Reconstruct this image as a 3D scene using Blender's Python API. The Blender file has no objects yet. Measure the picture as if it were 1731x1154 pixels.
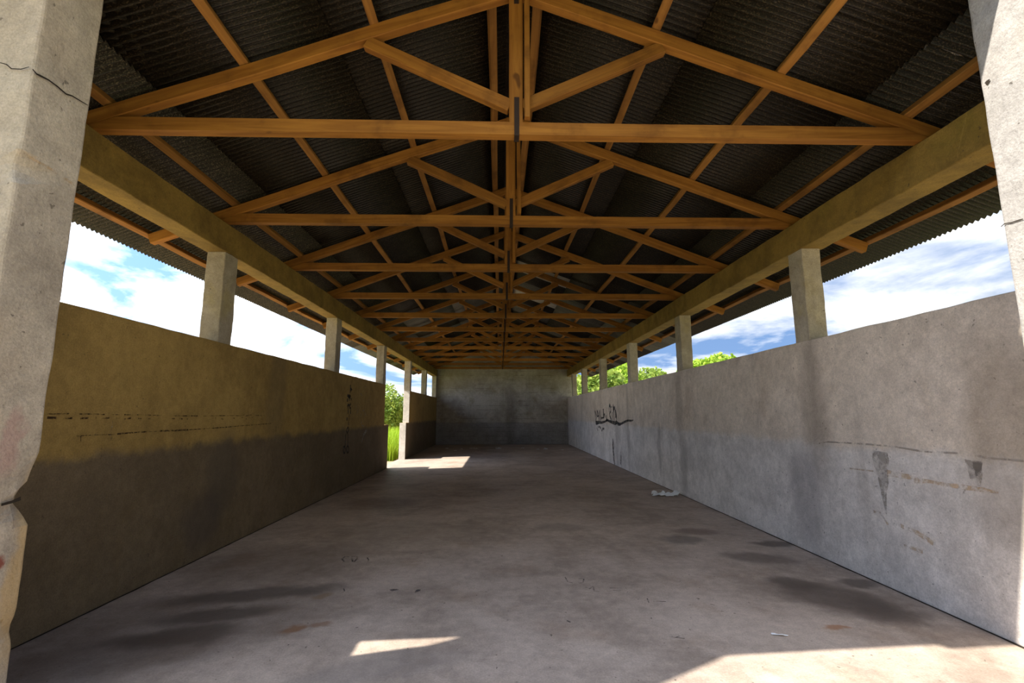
import bpy, bmesh, math, random
from mathutils import Vector, Matrix, noise

# ------------------------------------------------------------------ camera
CX, CY, F = 865.5, 577.0, 806.0
H = 1.4
def _axes():
    vp, rx = (845.0, 699.0), 860.0
    Y = Vector((vp[0]-CX, F, CY-vp[1])).normalized()
    vy = -(F*F+(vp[0]-CX)*(rx-CX))/(vp[1]-CY)
    Z = Vector((rx-CX, F, -vy)).normalized()
    X = Y.cross(Z)
    return Matrix((X, Y, Z))          # rows: world axes in (right, forward, up)
RM = _axes()
scene = bpy.context.scene
COL = scene.collection
cam_d = bpy.data.cameras.new('camera')
cam = bpy.data.objects.new('camera', cam_d)
COL.objects.link(cam)
cam_d.sensor_width = 36.0
cam_d.lens = 36.0*F/1731.0
cam_d.clip_start = 0.05
cam_d.clip_end = 600
r_, f_, u_ = RM.col[0], RM.col[1], RM.col[2]
m = Matrix((( r_[0], u_[0], -f_[0], 0), (r_[1], u_[1], -f_[1], 0), (r_[2], u_[2], -f_[2], H), (0, 0, 0, 1)))
cam.matrix_world = m
scene.camera = cam

def ray(u, v): return RM @ Vector(((u-CX)/F, 1.0, (CY-v)/F))
def onX(u, v, X): d = ray(u, v); t = X/d[0]; return Vector((X, d[1]*t, H+d[2]*t))
def onY(u, v, Y): d = ray(u, v); t = Y/d[1]; return Vector((d[0]*t, Y, H+d[2]*t))
def onZ(u, v, Z=0.0): d = ray(u, v); t = (Z-H)/d[2]; return Vector((d[0]*t, d[1]*t, Z))

# ------------------------------------------------------------------ world, sun, exposure
vs = scene.view_settings
vs.view_transform = 'Standard'
vs.look = 'None'
vs.exposure = 1.0
vs.gamma = 1.0
vs.use_curve_mapping = False

SUN_DIR = Vector((0.97, 0.262, -1.0))
SUN_STRENGTH = 5.2
SKY_STRENGTH = 0.95
sun_d = bpy.data.lights.new('sun', 'SUN')
sun_d.energy = SUN_STRENGTH
sun_d.angle = 0.0093
sun_d.color = (1.0, 0.93, 0.82)
sun = bpy.data.objects.new('sun', sun_d)
COL.objects.link(sun)
sun.rotation_euler = SUN_DIR.to_track_quat('-Z', 'Y').to_euler()
sun.location = (-20, -8, 22)

w = bpy.data.worlds.new('sky')
scene.world = w
w.use_nodes = True
nt = w.node_tree
for n in list(nt.nodes): nt.nodes.remove(n)
def N(t, typ, **kw):
    n = t.nodes.new(typ)
    for k, v in kw.items():
        if k.startswith('i_'):
            key = k[2:]
            n.inputs[int(key) if key.isdigit() else key].default_value = v
        else: setattr(n, k, v)
    return n
tc = N(nt, 'ShaderNodeTexCoord')
sep = N(nt, 'ShaderNodeSeparateXYZ'); nt.links.new(tc.outputs['Generated'], sep.inputs[0])
# project the direction to a flat cloud layer so that clouds flatten towards the horizon
zc = N(nt, 'ShaderNodeMath', operation='MAXIMUM', i_1=0.0); nt.links.new(sep.outputs[2], zc.inputs[0])
za = N(nt, 'ShaderNodeMath', operation='ADD', i_1=0.22); nt.links.new(zc.outputs[0], za.inputs[0])
dv = N(nt, 'ShaderNodeVectorMath', operation='DIVIDE')
cb = N(nt, 'ShaderNodeCombineXYZ')
for i in range(3): nt.links.new(za.outputs[0], cb.inputs[i])
nt.links.new(tc.outputs['Generated'], dv.inputs[0]); nt.links.new(cb.outputs[0], dv.inputs[1])
nz = N(nt, 'ShaderNodeTexNoise', i_Scale=1.25, i_Detail=9.0, i_Roughness=0.56, i_Distortion=0.35)
mp = N(nt, 'ShaderNodeMapping'); mp.inputs['Location'].default_value = (3.1, 1.7, 0.4)
nt.links.new(dv.outputs[0], mp.inputs[0]); nt.links.new(mp.outputs[0], nz.inputs['Vector'])
cr = N(nt, 'ShaderNodeValToRGB')
cr.color_ramp.elements[0].position = 0.43; cr.color_ramp.elements[0].color = (0, 0, 0, 1)
cr.color_ramp.elements[1].position = 0.57; cr.color_ramp.elements[1].color = (1, 1, 1, 1)
nt.links.new(nz.outputs[0], cr.inputs[0])
hz = N(nt, 'ShaderNodeMapRange'); hz.inputs[1].default_value = 0.0; hz.inputs[2].default_value = 0.6
nt.links.new(sep.outputs[2], hz.inputs[0])
blue = N(nt, 'ShaderNodeMix', data_type='RGBA'); blue.inputs[6].default_value = (0.20, 0.33, 0.57, 1); blue.inputs[7].default_value = (0.07, 0.165, 0.40, 1)
nt.links.new(hz.outputs[0], blue.inputs[0])
nz2 = N(nt, 'ShaderNodeTexNoise', i_Scale=2.7, i_Detail=6.0, i_Roughness=0.6)
nt.links.new(mp.outputs[0], nz2.inputs['Vector'])
cw = N(nt, 'ShaderNodeMix', data_type='RGBA'); cw.inputs[6].default_value = (0.52, 0.57, 0.64, 1); cw.inputs[7].default_value = (1.0, 1.0, 1.0, 1)
cr2 = N(nt, 'ShaderNodeMapRange'); cr2.inputs[1].default_value = 0.32; cr2.inputs[2].default_value = 0.55
nt.links.new(nz2.outputs[0], cr2.inputs[0]); nt.links.new(cr2.outputs[0], cw.inputs[0])
sm = N(nt, 'ShaderNodeMix', data_type='RGBA')
nt.links.new(cr.outputs[0], sm.inputs[0]); nt.links.new(blue.outputs[2], sm.inputs[6]); nt.links.new(cw.outputs[2], sm.inputs[7])
bg = N(nt, 'ShaderNodeBackground', i_Strength=SKY_STRENGTH)
# the sky is brighter around the sun, as thin cloud scatters its light
sd_ = N(nt, 'ShaderNodeVectorMath', operation='DOT_PRODUCT'); sd_.inputs[1].default_value = -SUN_DIR.normalized()
nt.links.new(tc.outputs['Generated'], sd_.inputs[0])
gl = N(nt, 'ShaderNodeMapRange'); gl.inputs[1].default_value = -0.2; gl.inputs[2].default_value = 1.0; gl.inputs[3].default_value = 0.80; gl.inputs[4].default_value = 2.5
nt.links.new(sd_.outputs['Value'], gl.inputs[0])
gm = N(nt, 'ShaderNodeVectorMath', operation='SCALE'); nt.links.new(sm.outputs[2], gm.inputs[0]); nt.links.new(gl.outputs[0], gm.inputs['Scale'])
nt.links.new(gm.outputs[0], bg.inputs[0])
wo = N(nt, 'ShaderNodeOutputWorld'); nt.links.new(bg.outputs[0], wo.inputs[0])
scene.cycles.max_bounces = 10
scene.cycles.diffuse_bounces = 6

# ------------------------------------------------------------------ helpers
random.seed(7)
def prop(o, label=None, cat=None, group=None, kind=None):
    if label: o['label'] = label
    if cat: o['category'] = cat
    if group: o['group'] = group
    if kind: o['kind'] = kind
    return o
def link(name, me, mat=None, parent=None):
    o = bpy.data.objects.new(name, me); COL.objects.link(o)
    if mat is not None and me is not None and not me.materials: me.materials.append(mat)
    if parent is not None: o.parent = parent
    return o
def empty(name, loc=(0, 0, 0)):
    o = bpy.data.objects.new(name, None); COL.objects.link(o); o.location = loc
    o.empty_display_size = 0.2
    return o
def mesh(name, vs_, fs, smooth=False):
    me = bpy.data.meshes.new(name); me.from_pydata([tuple(v) for v in vs_], [], fs); me.update()
    bm = bmesh.new(); bm.from_mesh(me); bmesh.ops.recalc_face_normals(bm, faces=bm.faces); bm.to_mesh(me); bm.free()
    if smooth:
        for p in me.polygons: p.use_smooth = True
    return me
def bevel(o, wdt=0.01, seg=2):
    b = o.modifiers.new('edge', 'BEVEL'); b.width = wdt; b.segments = seg; b.limit_method = 'ANGLE'; b.angle_limit = 0.6
    return o
def rough_box(name, x0, x1, y0, y1, z0, z1, step=0.12, amp=0.006, seed=0.0, lock=()):
    """Box whose faces are gridded so that its arrises wander like cast or rendered concrete."""
    bm = bmesh.new()
    nx, ny, nz_ = [max(1, min(160, int(round((b-a)/step)))) for a, b in ((x0, x1), (y0, y1), (z0, z1))]
    bmesh.ops.create_cube(bm, size=1.0)
    def cuts(axis, n):
        if n < 2: return
        es = [e for e in bm.edges if abs((e.verts[0].co-e.verts[1].co)[axis]) > 1e-4]
        bmesh.ops.subdivide_edges(bm, edges=es, cuts=n-1, use_grid_fill=True)
    cuts(0, nx); cuts(1, ny); cuts(2, nz_)
    for v in bm.verts:
        c = v.co
        p = Vector((x0+(c.x+.5)*(x1-x0), y0+(c.y+.5)*(y1-y0), z0+(c.z+.5)*(z1-z0)))
        onb = [abs(abs(c[i])-.5) < 1e-4 for i in range(3)]
        k = amp if sum(onb) >= 2 else amp*0.25
        d = noise.noise_vector(p*5.0+Vector((seed, seed*.7, 3.1)))*k + noise.noise_vector(p*17.0+Vector((seed, 1.7, 0)))*k*.6
        for i in range(3):
            if not onb[i] or ('xyz'[i]+('0' if c[i] < 0 else '1')) in lock: d[i] = 0 if ('xyz'[i]+('0' if c[i] < 0 else '1')) in lock or not onb[i] else d[i]
        v.co = p+d
    me = bpy.data.meshes.new(name); bm.normal_update(); bmesh.ops.recalc_face_normals(bm, faces=bm.faces); bm.to_mesh(me); bm.free()
    return me

def timber(name, p0, p1, wd, ht, mat, parent=None, up=(0, 0, 1), warp=0.004, cut0=None, cut1=None, seg=8):
    """Sawn timber from p0 to p1 (centre line). wd across, ht along 'up'. Local X is the grain."""
    p0, p1 = Vector(p0), Vector(p1)
    L = (p1-p0).length; ex = (p1-p0)/L
    ez = Vector(up)-ex*Vector(up).dot(ex); ez.normalize(); ey = ez.cross(ex)
    vs_, fs = [], []
    sd = random.uniform(0, 100)
    ch = 0.006
    for i in range(seg+1):
        t = i/seg; x = t*L
        dy = noise.noise(Vector((sd, x*.7, 0)))*warp; dz = noise.noise(Vector((sd+9, x*.7, 0)))*warp
        prof = [(-wd/2+ch, -ht/2), (wd/2-ch, -ht/2), (wd/2, -ht/2+ch), (wd/2, ht/2-ch), (wd/2-ch, ht/2), (-wd/2+ch, ht/2), (-wd/2, ht/2-ch), (-wd/2, -ht/2+ch)]
        for j, (a, b) in enumerate(prof):
            ja = noise.noise(Vector((sd+j*3.3, x*2.2, 1)))*0.003
            xx = x
            if i == 0 and cut0: xx = x + cut0*b
            if i == seg and cut1: xx = x + cut1*b
            vs_.append((xx, a+dy+ja, b+dz-ja))
    for i in range(seg):
        for j in range(8):
            k = (j+1) % 8
            fs.append((i*8+j, i*8+k, (i+1)*8+k, (i+1)*8+j))
    fs.append(tuple(range(7, -1, -1))); fs.append(tuple(seg*8+j for j in range(8)))
    me = mesh(name, vs_, fs)
    o = link(name, me, mat, parent)
    M = Matrix(((ex.x, ey.x, ez.x, p0.x), (ex.y, ey.y, ez.y, p0.y), (ex.z, ey.z, ez.z, p0.z), (0, 0, 0, 1)))
    if parent is not None: M = Matrix.Translation(-Vector(parent.location)) @ M
    o.matrix_local = M
    return o

# ------------------------------------------------------------------ materials
def new_mat(name):
    mt = bpy.data.materials.new(name); mt.use_nodes = True
    t = mt.node_tree
    b = t.nodes['Principled BSDF']
    return mt, t, b
def mix(t, fac, a, b, mode='MIX'):
    n = N(t, 'ShaderNodeMix', data_type='RGBA', blend_type=mode)
    for sock, val in ((0, fac), (6, a), (7, b)):
        if hasattr(val, 'links') or isinstance(val, bpy.types.NodeSocket): t.links.new(val, n.inputs[sock])
        elif sock == 0: n.inputs[0].default_value = val
        else: n.inputs[sock].default_value = (*val, 1) if len(val) == 3 else val
    return n.outputs[2]
def ramp(t, val, lo, hi, o0=0.0, o1=1.0, smooth=True):
    n = N(t, 'ShaderNodeMapRange'); n.interpolation_type = 'SMOOTHSTEP' if smooth else 'LINEAR'
    n.inputs[1].default_value = lo; n.inputs[2].default_value = hi; n.inputs[3].default_value = o0; n.inputs[4].default_value = o1
    t.links.new(val, n.inputs[0]); return n.outputs[0]
def math_(t, op, a, b=None):
    n = N(t, 'ShaderNodeMath', operation=op)
    for i, v in enumerate((a, b)):
        if v is None: continue
        if isinstance(v, bpy.types.NodeSocket): t.links.new(v, n.inputs[i])
        else: n.inputs[i].default_value = v
    return n.outputs[0]
def tex(t, vec, scale, detail=4.0, rough=0.55, stretch=None, dist=0.0):
    if stretch:
        mpn = N(t, 'ShaderNodeMapping'); mpn.inputs['Scale'].default_value = stretch
        t.links.new(vec, mpn.inputs[0]); vec = mpn.outputs[0]
    n = N(t, 'ShaderNodeTexNoise', i_Scale=scale, i_Detail=detail, i_Roughness=rough, i_Distortion=dist)
    t.links.new(vec, n.inputs['Vector']); return n.outputs[0]
def blob(t, vec, c, r, ang=0.0, soft=0.45):
    """soft elliptical mask around c with radii r (a stain with its own outline)"""
    mpn = N(t, 'ShaderNodeMapping', vector_type='TEXTURE')
    mpn.inputs['Location'].default_value = c; mpn.inputs['Rotation'].default_value = (0, 0, ang); mpn.inputs['Scale'].default_value = r
    t.links.new(vec, mpn.inputs[0])
    ln = N(t, 'ShaderNodeVectorMath', operation='LENGTH'); t.links.new(mpn.outputs[0], ln.inputs[0])
    return ramp(t, ln.outputs[1], 1.0-soft*.5, 1.0+soft*.5, 1.0, 0.0)
def bump(t, b, h, strength=0.3, dist=0.01):
    n = N(t, 'ShaderNodeBump', i_Strength=strength, i_Distance=dist)
    t.links.new(h, n.inputs['Height']); t.links.new(n.outputs[0], b.inputs['Normal'])

def concrete(name, light, dark, low=None, low_z=1.12, speck=(0.05, 0.04, 0.03), speck_amt=0.5, streak=0.35, warm=None, stains=(), rough=0.9, courses=False, bumpk=0.5):
    mt, t, b = new_mat(name)
    co = N(t, 'ShaderNodeTexCoord').outputs['Object']
    big = tex(t, co, 0.9, 5, 0.6, dist=0.6)
    med = tex(t, co, 4.5, 6, 0.65)
    fine = tex(t, co, 55.0, 3, 0.7)
    col = mix(t, ramp(t, big, 0.35, 0.68), dark, light)
    col = mix(t, ramp(t, med, 0.38, 0.7, 0.0, 0.45), col, tuple(min(1, c*1.18) for c in light))
    if warm: col = mix(t, ramp(t, tex(t, co, 1.7, 4, 0.6), 0.52, 0.72, 0, 0.55), col, warm)
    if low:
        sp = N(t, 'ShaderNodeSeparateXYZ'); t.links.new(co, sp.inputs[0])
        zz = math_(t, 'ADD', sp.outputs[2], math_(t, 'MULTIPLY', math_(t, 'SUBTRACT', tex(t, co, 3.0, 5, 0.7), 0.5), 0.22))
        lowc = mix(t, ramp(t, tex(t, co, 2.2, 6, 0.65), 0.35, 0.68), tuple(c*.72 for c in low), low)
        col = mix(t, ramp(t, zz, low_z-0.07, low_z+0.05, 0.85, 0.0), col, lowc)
    if streak:
        st = tex(t, co, 2.6, 4, 0.6, stretch=(1, 1, 0.10))
        col = mix(t, ramp(t, st, 0.54, 0.72, 0.0, streak), col, tuple(c*.5 for c in dark))
    if courses:
        sp2 = N(t, 'ShaderNodeSeparateXYZ'); t.links.new(co, sp2.inputs[0])
        wv = math_(t, 'PINGPONG', math_(t, 'ADD', sp2.outputs[2], math_(t, 'MULTIPLY', tex(t, co, 2.5, 3, .5), 0.05)), 0.1)
        ln = ramp(t, wv, 0.0, 0.02, 1.0, 0.0)
        brk = ramp(t, tex(t, co, 1.6, 4, 0.6, stretch=(1, 1, 3.0)), 0.46, 0.6)
        col = mix(t, math_(t, 'MULTIPLY', math_(t, 'MULTIPLY', ln, brk), 0.6), col, tuple(c*.35 for c in dark))
    gr = ramp(t, tex(t, co, 85.0, 3, 0.75), 0.25, 0.75, 0.78, 1.22, False)
    gr2 = ramp(t, tex(t, co, 14.0, 5, 0.7), 0.25, 0.75, 0.82, 1.18, False)
    gcb = N(t, 'ShaderNodeVectorMath', operation='SCALE'); t.links.new(col, gcb.inputs[0]); t.links.new(math_(t, 'MULTIPLY', gr, gr2), gcb.inputs['Scale']); col = gcb.outputs[0]
    sk = ramp(t, tex(t, co, 26.0, 2, 0.5), 0.70, 0.76, 0, speck_amt)
    col = mix(t, sk, col, speck)
    dvec = None
    if stains:
        dn = N(t, 'ShaderNodeTexNoise', i_Scale=3.2, i_Detail=5.0, i_Roughness=0.6); t.links.new(co, dn.inputs['Vector'])
        dm = N(t, 'ShaderNodeVectorMath', operation='MULTIPLY_ADD')
        dm.inputs[1].default_value = (0.28, 0.28, 0.28)
        t.links.new(dn.outputs['Color'], dm.inputs[0]); t.links.new(co, dm.inputs[2])
        ds = N(t, 'ShaderNodeVectorMath', operation='SUBTRACT'); ds.inputs[1].default_value = (0.14, 0.14, 0.14)
        t.links.new(dm.outputs[0], ds.inputs[0]); dvec = ds.outputs[0]
        for c, r, ang, amt, scol in stains:
            col = mix(t, math_(t, 'MULTIPLY', blob(t, dvec, c, r, ang, 0.8), amt), col, scol)
    t.links.new(col, b.inputs['Base Color'])
    b.inputs['Roughness'].default_value = rough
    b.inputs['Specular IOR Level'].default_value = 0.25
    hh = math_(t, 'ADD', math_(t, 'MULTIPLY', fine, 0.5), med)
    bump(t, b, hh, bumpk, 0.012)
    return mt

P = onX
WL, WR = -2.94, 3.17
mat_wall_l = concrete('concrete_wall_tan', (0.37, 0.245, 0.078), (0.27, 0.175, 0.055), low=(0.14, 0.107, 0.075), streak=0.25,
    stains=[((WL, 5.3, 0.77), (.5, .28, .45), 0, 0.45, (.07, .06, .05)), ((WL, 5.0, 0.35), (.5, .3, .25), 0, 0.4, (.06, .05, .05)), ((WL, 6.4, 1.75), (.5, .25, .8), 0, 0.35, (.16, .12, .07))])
mat_wall_r = concrete('concrete_wall_grey', (0.68, 0.585, 0.49), (0.56, 0.475, 0.39), low=(0.76, 0.715, 0.68), streak=0.30, warm=(0.42, 0.33, 0.25),
    stains=[((WR, 4.78, 1.5), (.5, .20, .75), 0, 0.42, (.22, .175, .14)), ((WR, 5.05, 0.55), (.5, .24, .55), 0, 0.4, (.20, .18, .18)),
            ((WR, 8.45, 1.6), (.5, .16, .55), 0, 0.45, (.22, .17, .14)), ((WR, 8.35, 0.6), (.5, .16, .5), 0, 0.4, (.2, .17, .15)),
            ((WR, 9.6, 0.7), (.5, .10, .5), 0, 0.4, (.2, .17, .15)), ((WR, 11.9, 1.0), (.5, .12, 1.2), 0, 0.35, (.24, .2, .17)),
            ((WR, 13.1, 0.7), (.5, .1, .9), 0, 0.35, (.24, .2, .17)), ((WR, 2.95, 1.2), (.5, .3, .7), 0, 0.4, (.25, .19, .13))])
mat_wall_b = concrete('concrete_wall_block_courses', (0.50, 0.46, 0.40), (0.34, 0.30, 0.25), low=(0.33, 0.32, 0.32), low_z=1.0, streak=0.3, warm=(0.30, 0.25, 0.15), courses=True,
    stains=[((0.5, 22.4, 1.2), (.22, .5, 1.6), 0, 0.35, (.09, .08, .07)), ((-2.2, 22.4, 3.0), (1.0, .5, .5), 0, 0.4, (.2, .15, .07)), ((2.4, 22.4, 3.0), (1.0, .5, .6), 0, 0.4, (.17, .14, .06))])
mat_beam = concrete('concrete_beam_ochre', (0.28, 0.18, 0.045), (0.165, 0.105, 0.027), streak=0.15, warm=(0.22, 0.165, 0.033), speck_amt=0.6)
mat_post = concrete('concrete_post_grey', (0.46, 0.40, 0.31), (0.33, 0.28, 0.20), streak=0.5, warm=(0.44, 0.36, 0.16), speck_amt=0.7)
mat_pil_l = concrete('concrete_pillar_sandy', (0.50, 0.435, 0.35), (0.36, 0.31, 0.25), streak=0.15, warm=(0.46, 0.38, 0.29), speck_amt=0.6, bumpk=0.8,
    stains=[((-2.25, 2.43, 0.70), (.2, .065, .42), 0, 0.6, (.50, .33, .12)), ((-2.25, 2.31, 0.76), (.2, .03, .05), 0, 0.9, (.22, .05, .03)), ((-2.25, 2.30, 1.28), (.2, .04, .15), 0, 0.5, (.4, .22, .2))])
mat_pil_r = concrete('concrete_pillar_white', (0.36, 0.345, 0.33), (0.30, 0.285, 0.27), streak=0.1, warm=(0.35, 0.31, 0.27), speck_amt=0.7, bumpk=0.8)
def fz(u, v): return tuple(onZ(u, v))
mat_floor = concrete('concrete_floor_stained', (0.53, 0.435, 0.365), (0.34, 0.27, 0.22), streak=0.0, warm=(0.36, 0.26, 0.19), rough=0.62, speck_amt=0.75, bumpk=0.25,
    stains=[(fz(1420, 1012), (.42, .30, .3), -.75, 0.75, (.105, .08, .065)), (fz(1500, 1036), (.22, .22, .3), -.8, 0.6, (.105, .08, .065)), (fz(1340, 985), (.2, .14, .3), -.3, .7, (.11, .085, .07)),
            (fz(1450, 985), (.13, .1, .3), 0, .7, (.11, .085, .07)), (fz(1285, 943), (.32, .16, .3), -.3, .65, (.13, .10, .085)), (fz(1310, 919), (.24, .1, .3), 0, .75, (.10, .08, .07)),
            (fz(1155, 912), (.25, .16, .3), 0, .6, (.12, .105, .10)), (fz(1180, 898), (.28, .14, .3), 0, .5, (.16, .10, .085)), (fz(950, 890), (.3, .2, .3), 0, .4, (.15, .12, .1)),
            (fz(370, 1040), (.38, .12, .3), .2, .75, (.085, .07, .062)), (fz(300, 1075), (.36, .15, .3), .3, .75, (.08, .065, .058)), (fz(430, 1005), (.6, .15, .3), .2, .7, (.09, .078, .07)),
            (fz(490, 1064), (.10, .05, .3), .4, .75, (.30, .14, .06)), (fz(545, 1056), (.08, .045, .3), .5, .6, (.30, .16, .09)), (fz(540, 1008), (.08, .05, .3), .5, .5, (.30, .18, .07)),
            (fz(1410, 1062), (.09, .04, .3), -.3, .75, (.36, .17, .08)), (fz(700, 900), (.9, .6, .3), .1, .3, (.15, .12, .1)), (fz(900, 830), (1.0, .5, .3), 0, .12, (.16, .12, .1)),
            (fz(800, 800), (1.4, .4, .3), 0, .10, (.15, .115, .095)), (fz(640, 850), (.6, .5, .3), 0, .35, (.14, .10, .085)), (fz(640, 1130), (.5, .15, .3), .3, .35, (.2, .18, .17)), (fz(330, 1045), (.9, .55, .3), .3, .45, (.12, .085, .06)), (fz(470, 950), (.7, .6, .3), .3, .4, (.12, .085, .065)), (fz(200, 1110), (.6, .3, .3), .3, .45, (.10, .07, .05))])  # last broad blobs: left-floor dirt, with dim-side shade darkened in too

def wood(name, a, b_, c):
    mt, t, b = new_mat(name)
    tcn = N(t, 'ShaderNodeTexCoord'); co = tcn.outputs['Object']
    oi = N(t, 'ShaderNodeObjectInfo')
    ad = N(t, 'ShaderNodeVectorMath', operation='ADD'); t.links.new(co, ad.inputs[0])
    sc = N(t, 'ShaderNodeVectorMath', operation='SCALE'); sc.inputs['Scale'].default_value = 37.0
    cbn = N(t, 'ShaderNodeCombineXYZ')
    for i in range(3): t.links.new(oi.outputs['Random'], cbn.inputs[i])
    t.links.new(cbn.outputs[0], sc.inputs[0]); t.links.new(sc.outputs[0], ad.inputs[1])
    v = ad.outputs[0]
    g = tex(t, v, 9.0, 6, 0.6, stretch=(0.10, 1.6, 1.6), dist=1.2)
    g2 = tex(t, v, 60.0, 3, 0.6, stretch=(0.05, 1, 1))
    col = mix(t, ramp(t, g, 0.3, 0.68), b_, a)
    col = mix(t, ramp(t, g2, 0.45, 0.75, 0, 0.5), col, b_)
    kn = tex(t, v, 5.5, 2, 0.5, stretch=(0.7, 1.6, 1.6))
    col = mix(t, ramp(t, kn, 0.72, 0.80, 0, 0.85), col, c)
    col = mix(t, ramp(t, tex(t, v, 2.3, 5, .65), 0.48, 0.72, 0, 0.6), col, c)
    hs = N(t, 'ShaderNodeHueSaturation'); t.links.new(col, hs.inputs['Color'])
    t.links.new(ramp(t, oi.outputs['Random'], 0, 1, 0.78, 1.15, False), hs.inputs['Value'])
    t.links.new(hs.outputs[0], b.inputs['Base Color'])
    b.inputs['Roughness'].default_value = 0.75; b.inputs['Specular IOR Level'].default_value = 0.25
    bump(t, b, g2, 0.25, 0.004)
    return mt
mat_wood = wood('pine_timber', (0.35, 0.155, 0.026), (0.22, 0.088, 0.014), (0.09, 0.034, 0.007))
mat_purlin = wood('purlin_timber', (0.36, 0.17, 0.04), (0.22, 0.098, 0.022), (0.10, 0.042, 0.011))

def sheet_mat(name, base, fleck, amt):
    mt, t, b = new_mat(name)
    co = N(t, 'ShaderNodeTexCoord').outputs['Object']
    oi = N(t, 'ShaderNodeObjectInfo')
    fl = tex(t, co, 130.0, 2, 0.6, stretch=(0.6, 1, 1))
    bg_ = tex(t, co, 3.0, 4, 0.6)
    col = mix(t, ramp(t, fl, 0.52, 0.66, 0, amt), base, fleck)
    col = mix(t, ramp(t, bg_, 0.45, 0.7, 0, 0.5), col, tuple(c*.5 for c in base))
    hs = N(t, 'ShaderNodeHueSaturation'); t.links.new(col, hs.inputs['Color'])
    t.links.new(ramp(t, oi.outputs['Random'], 0, 1, 0.75, 1.2, False), hs.inputs['Value'])
    t.links.new(hs.outputs[0], b.inputs['Base Color'])
    b.inputs['Roughness'].default_value = 0.42; b.inputs['Specular IOR Level'].default_value = 0.24
    bump(t, b, fl, 0.4, 0.003)
    return mt
mat_sheet = sheet_mat('bitumen_sheet', (0.010, 0.0075, 0.005), (0.13, 0.092, 0.05), 0.45)
mat_sheet_pale = sheet_mat('pale_sheet', (0.42, 0.40, 0.36), (0.55, 0.52, 0.46), 0.5)
mat_sheet_eave_lit = sheet_mat('bounce_lit_bitumen_sheet', (0.024, 0.019, 0.013), (0.21, 0.165, 0.10), 0.55)  # lighter sheet copy: ground-bounce light on the left eave painted into the colour
mat_sheet_grey = sheet_mat('grey_sheet', (0.10, 0.095, 0.085), (0.24, 0.22, 0.18), 0.5)

def flat(name, col, rough=0.8, alpha=None, scale=14.0, lo=0.4, hi=0.6, metal=0.0):
    mt, t, b = new_mat(name)
    co = N(t, 'ShaderNodeTexCoord').outputs['Object']
    nn = tex(t, co, scale, 4, 0.65)
    t.links.new(mix(t, ramp(t, nn, 0.3, 0.7), tuple(c*.75 for c in col), col), b.inputs['Base Color'])
    b.inputs['Roughness'].default_value = rough; b.inputs['Metallic'].default_value = metal
    b.inputs['Specular IOR Level'].default_value = 0.2
    if alpha:
        t.links.new(ramp(t, nn, lo, hi, alpha[0], alpha[1]), b.inputs['Alpha'])
    return mt
mat_iron = flat('dark_iron_strap', (0.035, 0.022, 0.018), 0.7)
mat_spray = flat('black_spray_paint', (0.025, 0.027, 0.035), 0.7, alpha=(0.55, 0.95))
mat_spray_faint = flat('faint_grey_paint', (0.10, 0.10, 0.11), 0.8, alpha=(0.15, 0.7))
mat_chalk = flat('chalk', (0.62, 0.58, 0.52), 0.95, alpha=(0.1, 0.5), scale=40)
mat_scratch = flat('reddish_brown_scrape', (0.06, 0.028, 0.016), 0.9, alpha=(0.1, 0.85), scale=30)
mat_crack = flat('crack_dark_gap', (0.035, 0.027, 0.02), 0.95)  # flat dark colour for cracks and wall-floor seams
mat_rustline = flat('rust_line', (0.70, 0.45, 0.20), 0.95, alpha=(0.0, 0.4), scale=18)
mat_joint = flat('render_joint', (0.42, 0.36, 0.30), 0.95, alpha=(0.0, 0.6), scale=9)
mat_drip = flat('damp_drip', (0.34, 0.30, 0.26), 0.9, alpha=(0.12, 0.55), scale=11)
mat_redbrown = flat('red_brown_streak', (0.05, 0.022, 0.015), 0.9, alpha=(0.3, 0.9), scale=12)

# ------------------------------------------------------------------ ground and floor
def grass_mat():
    mt, t, b = new_mat('meadow_ground')
    co = N(t, 'ShaderNodeTexCoord').outputs['Object']
    col = mix(t, ramp(t, tex(t, co, 0.25, 6, .65), 0.42, 0.6), (0.33, 0.25, 0.16), (0.16, 0.24, 0.05))
    col = mix(t, ramp(t, tex(t, co, 9.0, 4, .7), 0.35, 0.7, 0, .6), col, (0.24, 0.29, 0.08))
    sand = mix(t, ramp(t, tex(t, co, 1.2, 6, .65), 0.35, 0.7), (0.36, 0.29, 0.18), (0.46, 0.37, 0.24))
    col = mix(t, blob(t, co, (0.0, 8.0, 0.0), (9.0, 22.0, 5.0), 0, 0.3), col, sand)
    t.links.new(col, b.inputs['Base Color']); b.inputs['Roughness'].default_value = 0.95
    bump(t, b, tex(t, co, 18, 4, .7), 0.6, 0.03)
    return mt
def grid_plane(name, x0, x1, y0, y1, nx, ny, zf):
    vs_ = [(x0+(x1-x0)*i/nx, y0+(y1-y0)*j/ny, zf(x0+(x1-x0)*i/nx, y0+(y1-y0)*j/ny)) for j in range(ny+1) for i in range(nx+1)]
    fs = [(j*(nx+1)+i, j*(nx+1)+i+1, (j+1)*(nx+1)+i+1, (j+1)*(nx+1)+i) for j in range(ny) for i in range(nx)]
    return mesh(name, vs_, fs)
g = link('ground', grid_plane('ground', -150, 150, -120, 180, 60, 60, lambda x, y: -0.06), grass_mat())
prop(g, 'bare earth and meadow grass around the shed', 'ground', kind='structure')

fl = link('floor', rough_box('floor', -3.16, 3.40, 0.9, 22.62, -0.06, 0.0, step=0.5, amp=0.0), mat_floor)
prop(fl, 'stained brown-grey concrete floor slab of the shed', 'floor', kind='structure')

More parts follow.
